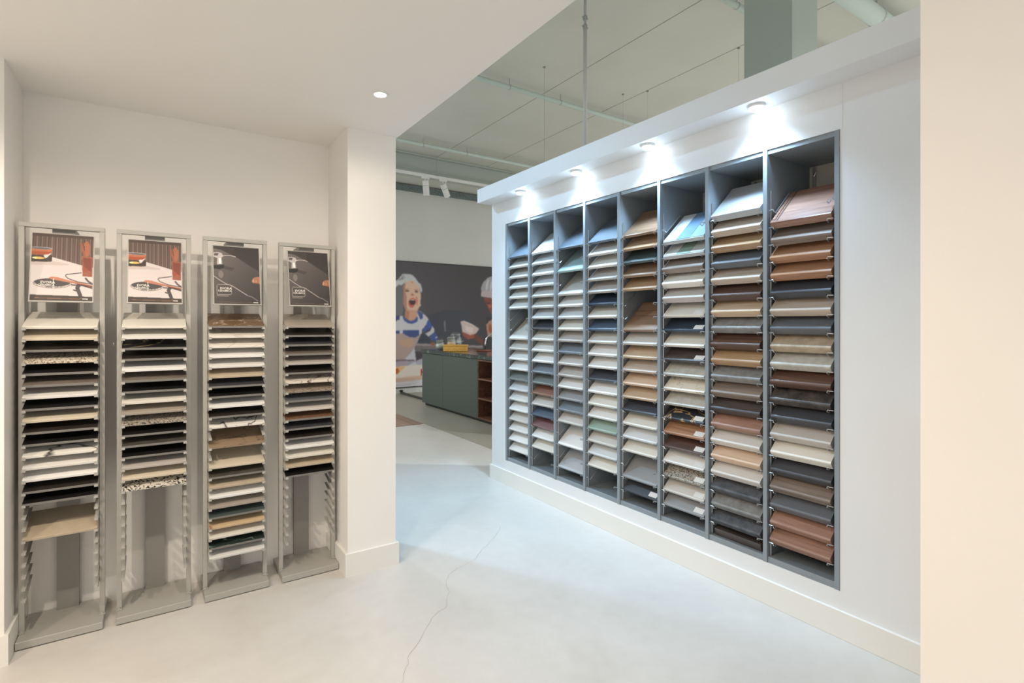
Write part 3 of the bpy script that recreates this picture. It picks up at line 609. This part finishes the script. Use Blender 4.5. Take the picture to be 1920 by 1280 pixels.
def poster_b():
    nx, ny = 170, 236; u, v = np.meshgrid(np.linspace(0,1,nx), np.linspace(0,1,ny)); x = 143+u*411; y = 200+v*526
    img = np.zeros((ny, nx, 3)); img[:] = (60,54,52); put(img, (y > 205) & (x > 330), (52,46,45))
    tab = poly_mask(x,y,[(130,225),(210,235),(350,298),(560,425),(560,740),(130,740)])
    g = np.clip(1.12-0.0009*(y-260)-0.0006*(x-143), .55, 1.2); img[tab] = (np.array((98,90,88))*g[...,None])[tab]
    put(img, poly_mask(x,y,[(240,380),(330,400),(300,425),(220,405)]), (72,65,64)); put(img, ell(x,y,205,460,22,34), (122,114,110))
    put(img, poly_mask(x,y,[(130,380),(238,370),(230,402),(195,414),(130,410)]), (38,34,34))
    put(img, poly_mask(x,y,[(140,265),(180,258),(215,264),(228,284),(214,312),(219,366),(172,372),(176,314),(140,300)]), (188,182,178))
    put(img, poly_mask(x,y,[(190,312),(206,312),(208,362),(192,362)]), (250,246,240)); put(img, poly_mask(x,y,[(150,270),(190,268),(180,290),(150,292)]), (90,84,82))
    put(img, line_mask(x,y,[(212,296),(250,284),(300,284),(338,292)], 6), (206,200,196))
    put(img, poly_mask(x,y,[(480,520),(484,500),(496,482),(515,474),(540,470),(560,472),(560,542),(520,534),(498,532)]), (160,112,84)); put(img, poly_mask(x,y,[(484,516),(490,498),(502,488),(508,502),(498,526)]), (190,146,114)); put(img, poly_mask(x,y,[(508,524),(518,500),(530,496),(532,526)]), (178,130,100)); put(img, poly_mask(x,y,[(495,531),(505,527),(545,530),(556,541),(520,535)]), (104,66,50)); put(img, line_mask(x,y,[(505,490),(512,520)], 3), (116,76,58)); put(img, line_mask(x,y,[(532,494),(536,524)], 3), (116,76,58))
    put(img, line_mask(x,y,[(430,520),(500,570),(556,606)], 3), (60,54,53))
    put(img, line_mask(x,y,[(138,474),(205,520),(250,546),(300,560),(370,604),(440,648)], 7), (176,166,160)); put(img, line_mask(x,y,[(440,648),(480,660),(530,692)], 9), (120,110,110))
    rr = lambda a: (np.abs(x-232) < 66-a) & (np.abs(y-598) < 47-a) & ~((np.abs(x-232) > 48-a*.3) & (np.abs(y-598) > 30-a*.3) & (((np.abs(x-232)-48+a*.3)**2+(np.abs(y-598)-30+a*.3)**2) > 18**2) & ((x-232)*(y-598) > -1e9) & ~((x < 232) & (y > 598)))
    put(img, rr(0) & ~rr(4.5), (168,158,148)); put(img, line_mask(x,y,[(168,655),(268,656)], 4), (168,158,148))
    put(img, line_mask(x,y,[(160,708),(480,711)], 4), (112,88,68)); put(img, line_mask(x,y,[(492,710),(530,711)], 8), (240,236,230))
    return img
M_PRINT = vcol_mat('printed poster colours', 0.6)
PM = [print_mesh('poster_print', soften(poster_a(), 1), PW, PH), print_mesh('poster_print', soften(poster_b(), 1), PW, PH)]
for m_ in PM: m_.materials.append(M_PRINT)
TX1, TX2 = text_mesh('EVORA', 0.0155, 'lettering'), text_mesh('CERAMICA', 0.0115, 'lettering')
TY1, TY2 = text_mesh('EVORA', 0.0165, 'lettering'), text_mesh('CERAMICA', 0.0125, 'lettering')
M_INK = material('pale print ink', (226, 220, 210), .5)
for m_ in (TX1,TX2,TY1,TY2): m_.materials.clear(); m_.materials.append(M_INK)
def arm_mesh(s):                                                  # bent sheet arm: plate, flange under the tile, small front lip; s = side of the post
    bm = bmesh.new(); c, sn = math.cos(AS), math.sin(AS); L = 0.17
    a = (0.0, 0.0)
    add_prism(bm, [(0.0, -.004), (L*c, L*sn-.004), (L*c, L*sn-.034), (0.03, -.018)], 'x', 0, s*0.0015)
    add_prism(bm, [(0.0, -.004), (L*c, L*sn-.004), (L*c, L*sn-.0025), (0.0, -.0025)], 'x', s*0.0015, s*0.014)
    add_prism(bm, [(-.006, -.006), (0.004, -.006), (0.004, -.0028), (-.0035, -.0028), (-.0035, .006), (-.006, .006)], 'x', s*0.0005, s*0.014)
    return finish(bm, 'support_arm')
AM = {1: arm_mesh(1), -1: arm_mesh(-1)}
STN = ['leftmost grey stand','second grey stand from left','third grey stand from left','rightmost grey stand']
STL = ['grey steel tile stand at the far left, under a kitchen poster','grey steel tile stand second from left, under a kitchen poster','grey steel tile stand third from left, filled almost to its base','grey steel tile stand at the right, beside the white column']
PY0, PY1 = 3.135, 3.165
for i, cx in enumerate(STC):
    t = thing('tile_stand', STL[i], 'display stand', (cx, 3.19, 0), 0, 'grey tile stands in the niche')
    P = lambda x0,x1,y0,y1,z0,z1: (x0, x1, y0-3.19, y1-3.19, z0, z1)
    bm = bmesh.new(); add_box(bm, *P(-SW/2+.002, SW/2-.002, 3.05, 3.325, 0.004, 0.036), bevel=.002)
    obj('base', bm, M_STAND, t)
    for s in (-1, 1):
        x0, x1 = sorted((s*SW/2, s*(SW/2-0.020)))
        bm = bmesh.new(); add_box(bm, *P(x0, x1, PY0, PY1, 0.037, 1.828), bevel=.0012); po = obj('post', bm, M_STAND, t)
        bm = bmesh.new(); add_box(bm, *P(x0-.002, x1+.002, PY0-.012, PY0-.001, 0.037, 0.042)); add_lathe(bm, [(0,.042),(.006,.042),(.005,.047),(0,.048)], 10, Matrix.Translation(((x0+x1)/2, PY0-3.19-.006, 0))); obj('foot_bolt', bm, M_STAND, po)
        xi = s*(SW/2-0.0205)
        for k in range(24):
            shared('support_arm', AM[-s], M_STAND, t, (xi, SYF-3.19, SZ0-SDZ*k))
    bm = bmesh.new(); add_box(bm, *P(-SW/2, SW/2, PY0, PY1, 1.8285, 1.848), bevel=.0012); obj('top_bar', bm, M_STAND, t)
    bm = bmesh.new(); add_box(bm, *P(-.041, .041, 3.295, 3.318, 0.0365, 1.80)); obj('spine', bm, M_STANDD, t)
    bm = bmesh.new(); add_box(bm, *P(-.041, .041, PY1+.001, 3.318, 1.805, 1.835)); obj('spine_bracket', bm, M_STANDD, t)
    # poster panel, leaning back
    tilt = -math.radians(13)
    bm = bmesh.new(); add_box(bm, -PW/2-.004, PW/2+.004, .0012, .007, -.006, PH+.003); add_box(bm, -PW/2-.004, PW/2+.004, -.005, .0012, -.006, -.001)
    pp = obj('poster_panel', bm, M_STAND, t, loc=(0.002, 3.072-3.19, 1.500), rot=(tilt, 0, 0))
    shared('poster_print', PM[0 if i < 2 else 1], M_PRINT, pp, (0, 0.0004, 0))
    rx = (math.radians(90), 0, 0)
    if i < 2:
        shared('lettering', TX1, M_INK, pp, (-PW/2+.033, -.0002, .079), rx); shared('lettering', TX2, M_INK, pp, (-PW/2+.025, -.0002, .068), rx)
    else:
        shared('lettering', TY1, M_INK, pp, (-PW/2+.027, -.0002, .077), rx); shared('lettering', TY2, M_INK, pp, (-PW/2+.0175, -.0002, .065), rx)
TILES = [
 [(0,'cream'),(1,'beige'),(2,'darkbrown'),(3,'speckcream'),(4,'black'),(5,'brown'),(6,'offwhite'),(7,'black'),(8,'beige'),(9,'darkbrown'),(10,'black'),(11,'whitevein'),(12,'offwhite'),(13,'white'),(14,'darkbrown'),(15,'black'),(18,'sand')],
 [(0,'cream'),(1,'offwhite'),(2,'blackvein'),(3,'darkbrown'),(4,'white'),(5,'brown'),(6,'black'),(7,'cream'),(8,'taupe'),(9,'speckgrey'),(10,'black'),(11,'olive'),(12,'black'),(13,'greige2'),(14,'beige'),(15,'terrazzo')],
 [(0,'brownmarble'),(1,'softvein'),(2,'softvein'),(3,'white'),(4,'offwhite'),(5,'sand'),(6,'charcoal'),(7,'black'),(8,'white'),(9,'darkbrown'),(10,'whitevein'),(12,'taupemarble'),(14,'beige'),(15,'olive'),(16,'sand'),(17,'white'),(18,'taupe'),(19,'darkgreen'),(20,'tanvein'),(21,'cream'),(22,'greenmarble'),(23,'offwhite')],
 [(0,'taupe'),(1,'darkbrown'),(2,'charcoal'),(3,'brown'),(4,'greige2'),(5,'darkbrown'),(6,'redvein'),(7,'brownspeck'),(8,'darkgrey'),(9,'greige'),(10,'rust'),(11,'charcoal'),(12,'darkbrown'),(13,'white'),(14,'cream'),(15,'sand'),(16,'black')],
]
M_BODY = material('grey tile body', (128, 125, 120), .4)
DARK = {'black','charcoal','darkbrown','olive','darkgreen','brown','darkgrey','blackvein','greenmarble','brownmarble','rust'}
MT = board_mesh(0.205, 0.2565, 0.0115, 0.002)
for i, lst in enumerate(TILES):
    for n_, (s, key) in enumerate(lst):
        if len(MT.materials) == 0:
            MT.materials.append(fin(key)); MT.materials.append(M_BODY)
            for p_ in MT.polygons:                                # sawn front edge shows the tile body
                if p_.normal.x < -0.4 and p_.normal.z < 0.9: p_.material_index = 1
        o = shared('tile_sample', MT, fin(key), None, (STC[i], SYF, SZ0-SDZ*s), (0, -AS, math.radians(90)))
        if key not in DARK: o.material_slots[1].link = 'OBJECT'; o.material_slots[1].material = fin(key)
        tag(o, '%s tile, %s on the %s' % (FIN[key][0], ORD[n_], STN[i]), 'tile', 'tiles on the ' + STN[i])

# ------------------------------------------------------------------ far end of the hall: mural, island, jars
MX0, MX1, MZ0, MZ1 = 3.2, 7.4, 0.113, 2.65
nx, ny = 420, 254
X, Z = np.meshgrid(np.linspace(MX0, MX1, nx), np.linspace(MZ1, MZ0, ny))
img = np.zeros((ny, nx, 3)); img[:] = (80,77,81)
fx = np.clip((X-4.2)/1.8, 0, 1)[...,None]; img = img*(1.12-0.28*fx)
def mural_paint(img):
    bx = np.abs(Z-1.92) < 0.012
    for q, (c, pts) in enumerate(MURAL_ART):
        m = poly_mask(X, Z, pts)
        if q == 0: continue
        img[m] = c
mural_paint(img)
img = np.clip(soften(img, 3)*1.02, 0, 255)
mu = thing('wall_mural', 'large photo mural of two laughing children baking, on the far wall', 'mural', ((MX0+MX1)/2, 10.03, MZ0))
mw, mh = MX1-MX0, MZ1-MZ0
box_obj('mural_panel', (-mw/2, mw/2, -.03, -.001, 0, mh), M_BLACK, mu)
pm_ = print_mesh('mural_print', img, mw-.01, mh-.03); pm_.materials.append(vcol_mat('mural print colours', 0.45))
o = bpy.data.objects.new('mural_print', pm_); COL.objects.link(o); o.parent = mu; o.location = (0, -.0312, .015)
KM = text_mesh('K', 0.195, 'lettering'); KM.materials.clear(); KM.materials.append(material('red print ink', (214, 52, 44), .5))
shared('lettering', KM, KM.materials[0], mu, (4.462-(MX0+MX1)/2, -.0322, .335-MZ0), (math.radians(90), 0, 0))

IX0, IX1, IY0, IY1 = 3.81, 4.75, 5.2, 8.41
M_IGREEN = material('dark green lacquer', (80, 90, 84), .5)
M_IWAL = material('walnut carcass', (122, 82, 62), .5, 'wood', (92, 58, 44), scale=.5)
isl = thing('kitchen_island', 'dark green kitchen island with walnut open shelves near the mural', 'kitchen island', (IX0, IY0, 0))
Q = lambda x0,x1,y0,y1,z0,z1: (x0-IX0, x1-IX0, y0-IY0, y1-IY0, z0, z1)
bm = bmesh.new(); add_box(bm, *Q(IX0+.03, IX1-.03, IY0+.03, IY1-.03, .004, .05)); obj('plinth', bm, M_BLACK, isl)
bm = bmesh.new(); add_box(bm, *Q(IX0, IX1, 6.53, IY1, .05, .89), bevel=.002); obj('body', bm, M_IGREEN, isl)
for a, b_ in ((6.535, 7.62), (7.624, IY1)):
    bm = bmesh.new(); add_box(bm, *Q(IX0-.018, IX0-.0005, a, b_, .05, .888), bevel=.001); obj('side_panel', bm, M_IGREEN, isl)
sh = (IX0-.018, IX0+.45)
bm = bmesh.new(); add_box(bm, *Q(sh[1], IX1, IY0, 6.528, .05, .89)); obj('rear_carcass', bm, M_IGREEN, isl)
for a in (6.505, IY0):
    bm = bmesh.new(); add_box(bm, *Q(sh[0], sh[1]-.001, a, a+.022, .05, .89)); obj('shelf_side', bm, M_IWAL, isl)
for z in (.05, .325, .60, .865):
    bm = bmesh.new(); add_box(bm, *Q(sh[0], sh[1]-.001, IY0+.023, 6.504, z, z+.022)); obj('shelf', bm, M_IWAL, isl)
bm = bmesh.new(); add_box(bm, *Q(sh[1]-.02, sh[1]-.001, IY0+.023, 6.504, .075, .32)); add_box(bm, *Q(sh[1]-.02, sh[1]-.001, IY0+.023, 6.504, .35, .595)); add_box(bm, *Q(sh[1]-.02, sh[1]-.001, IY0+.023, 6.504, .625, .86)); obj('shelf_back', bm, M_IWAL, isl)
box_obj('island_worktop', (IX0-.03, IX1+.03, IY0-.03, IY1+.02, .892, .950), material('dark green marble worktop', (44, 54, 50), .12, 'marble', (120, 140, 132), scale=.9), None, .003)
tag(bpy.data.objects['island_worktop'], 'polished dark green marble worktop lying on the kitchen island', 'worktop')
TOP = .950
M_GL = glass('clear jar glass')
M_FILL = material('white jar filling', (238, 236, 228), .8, 'stone', (206, 202, 190), scale=2)
M_PASTA = material('yellow pasta filling', (232, 190, 104), .7, 'stone', (206, 160, 78), scale=2)
def jar(x, y, r, h, label, filling, fh):
    t = thing('storage_jar', label, 'jar', (x, y, TOP), 0, 'glass jars on the island')
    bm = bmesh.new(); add_lathe(bm, [(0,.001),(r*.92,.001),(r,.01),(r,h*.62),(r*.78,h*.76),(r*.72,h*.80),(r*.72,h*.84),(r*.66,h*.84),(r*.68,h*.78),(r*.74,h*.74),(r*.93,h*.61),(r*.93,.014),(0,.012)], 20); obj('jar_body', bm, M_GL, t, True)
    bm = bmesh.new(); add_lathe(bm, [(0,h*.86),(r*.76,h*.86),(r*.8,h*.89),(r*.7,h*.95),(r*.35,h),(0,h)], 20); obj('jar_lid', bm, M_GL, t, True)
    bm = bmesh.new(); add_lathe(bm, [(r*.72,h*.842),(r*.81,h*.842),(r*.81,h*.858),(r*.72,h*.858)], 20); add_tube(bm, [(-r*.82,0,h*.85),(-r*.95,0,h*.78),(-r*.86,0,h*.70)], .004, 5); obj('clip', bm, M_WIRE, t)
    if filling:
        bm = bmesh.new(); add_lathe(bm, [(0,.0145),(r*.9,.0145),(r*.9,fh*h),(0,fh*h+.012)], 18); obj('filling', bm, filling, t, True)
jar(4.05, 8.25, .075, .185, 'small clear clip-top jar with white filling at the island end', M_FILL, .5)
jar(4.14, 8.00, .080, .25, 'middle clip-top jar with yellow filling behind the yellow box', M_PASTA, .5)
jar(4.34, 8.22, .105, .30, 'tallest clear clip-top jar, nearly empty, behind the yellow box', M_FILL, .06)
bx = thing('wooden_box', 'yellow wooden box lying on the dark marble worktop beside jars', 'box', (4.02, 7.62, TOP), math.radians(-34))
M_YW = material('yellow pine', (236, 184, 92), .5, 'wood', (222, 166, 74), scale=.5)
bm = bmesh.new(); add_box(bm, -.19, .19, -.07, .07, .001, .085, .003); obj('box_body', bm, M_YW, bx)
bm = bmesh.new(); add_box(bm, -.20, .20, -.075, .075, .086, .104, .003); obj('box_lid', bm, M_YW, bx)
tp = thing('kitchen_tap', 'curved chrome kitchen tap on the island at the display wall edge', 'tap', (4.42, 6.95, TOP))
bm = bmesh.new(); add_lathe(bm, [(0,.001),(.028,.001),(.028,.012),(.016,.02),(.014,.06),(0,.06)], 16); obj('tap_base', bm, M_WIRE, tp, True)
bm = bmesh.new(); add_tube(bm, [(0,0,.05),(0,0,.12)]+[(-.11+.11*math.cos(a), .11*0.2*(1-math.cos(a)), .12+.16*math.sin(a)) for a in [math.pi*k/12 for k in range(1,12)]]+[(-.225, .03, .06)], .011, 8); obj('spout', bm, material('polished chrome', (220,222,224), .12, metal=1.0), tp, True)
bd = bmesh.new(); add_box(bd, -.16, .16, -.1, .1, .001, .016, .003)
tag(obj('chopping_board', bd, material('red brown board', (140, 66, 50), .5), None, False, (4.45, 7.35, TOP), (0,0,.5)), 'flat red brown board lying on the worktop beside the tap', 'chopping board')
rail = thing('floor_rail', 'dark metal bar lying on the floor between island and mural', 'rail', (4.045, 9.42, .0035))
bm = bmesh.new(); add_box(bm, -.025, .025, -.56, .56, 0, .035, .004); obj('bar', bm, material('dark bronze metal', (70, 70, 66), .45), rail)
bm = bmesh.new(); add_box(bm, -.03, .03, .53, .575, .036, .07, .006); obj('end_cap', bm, M_BLACK, rail)
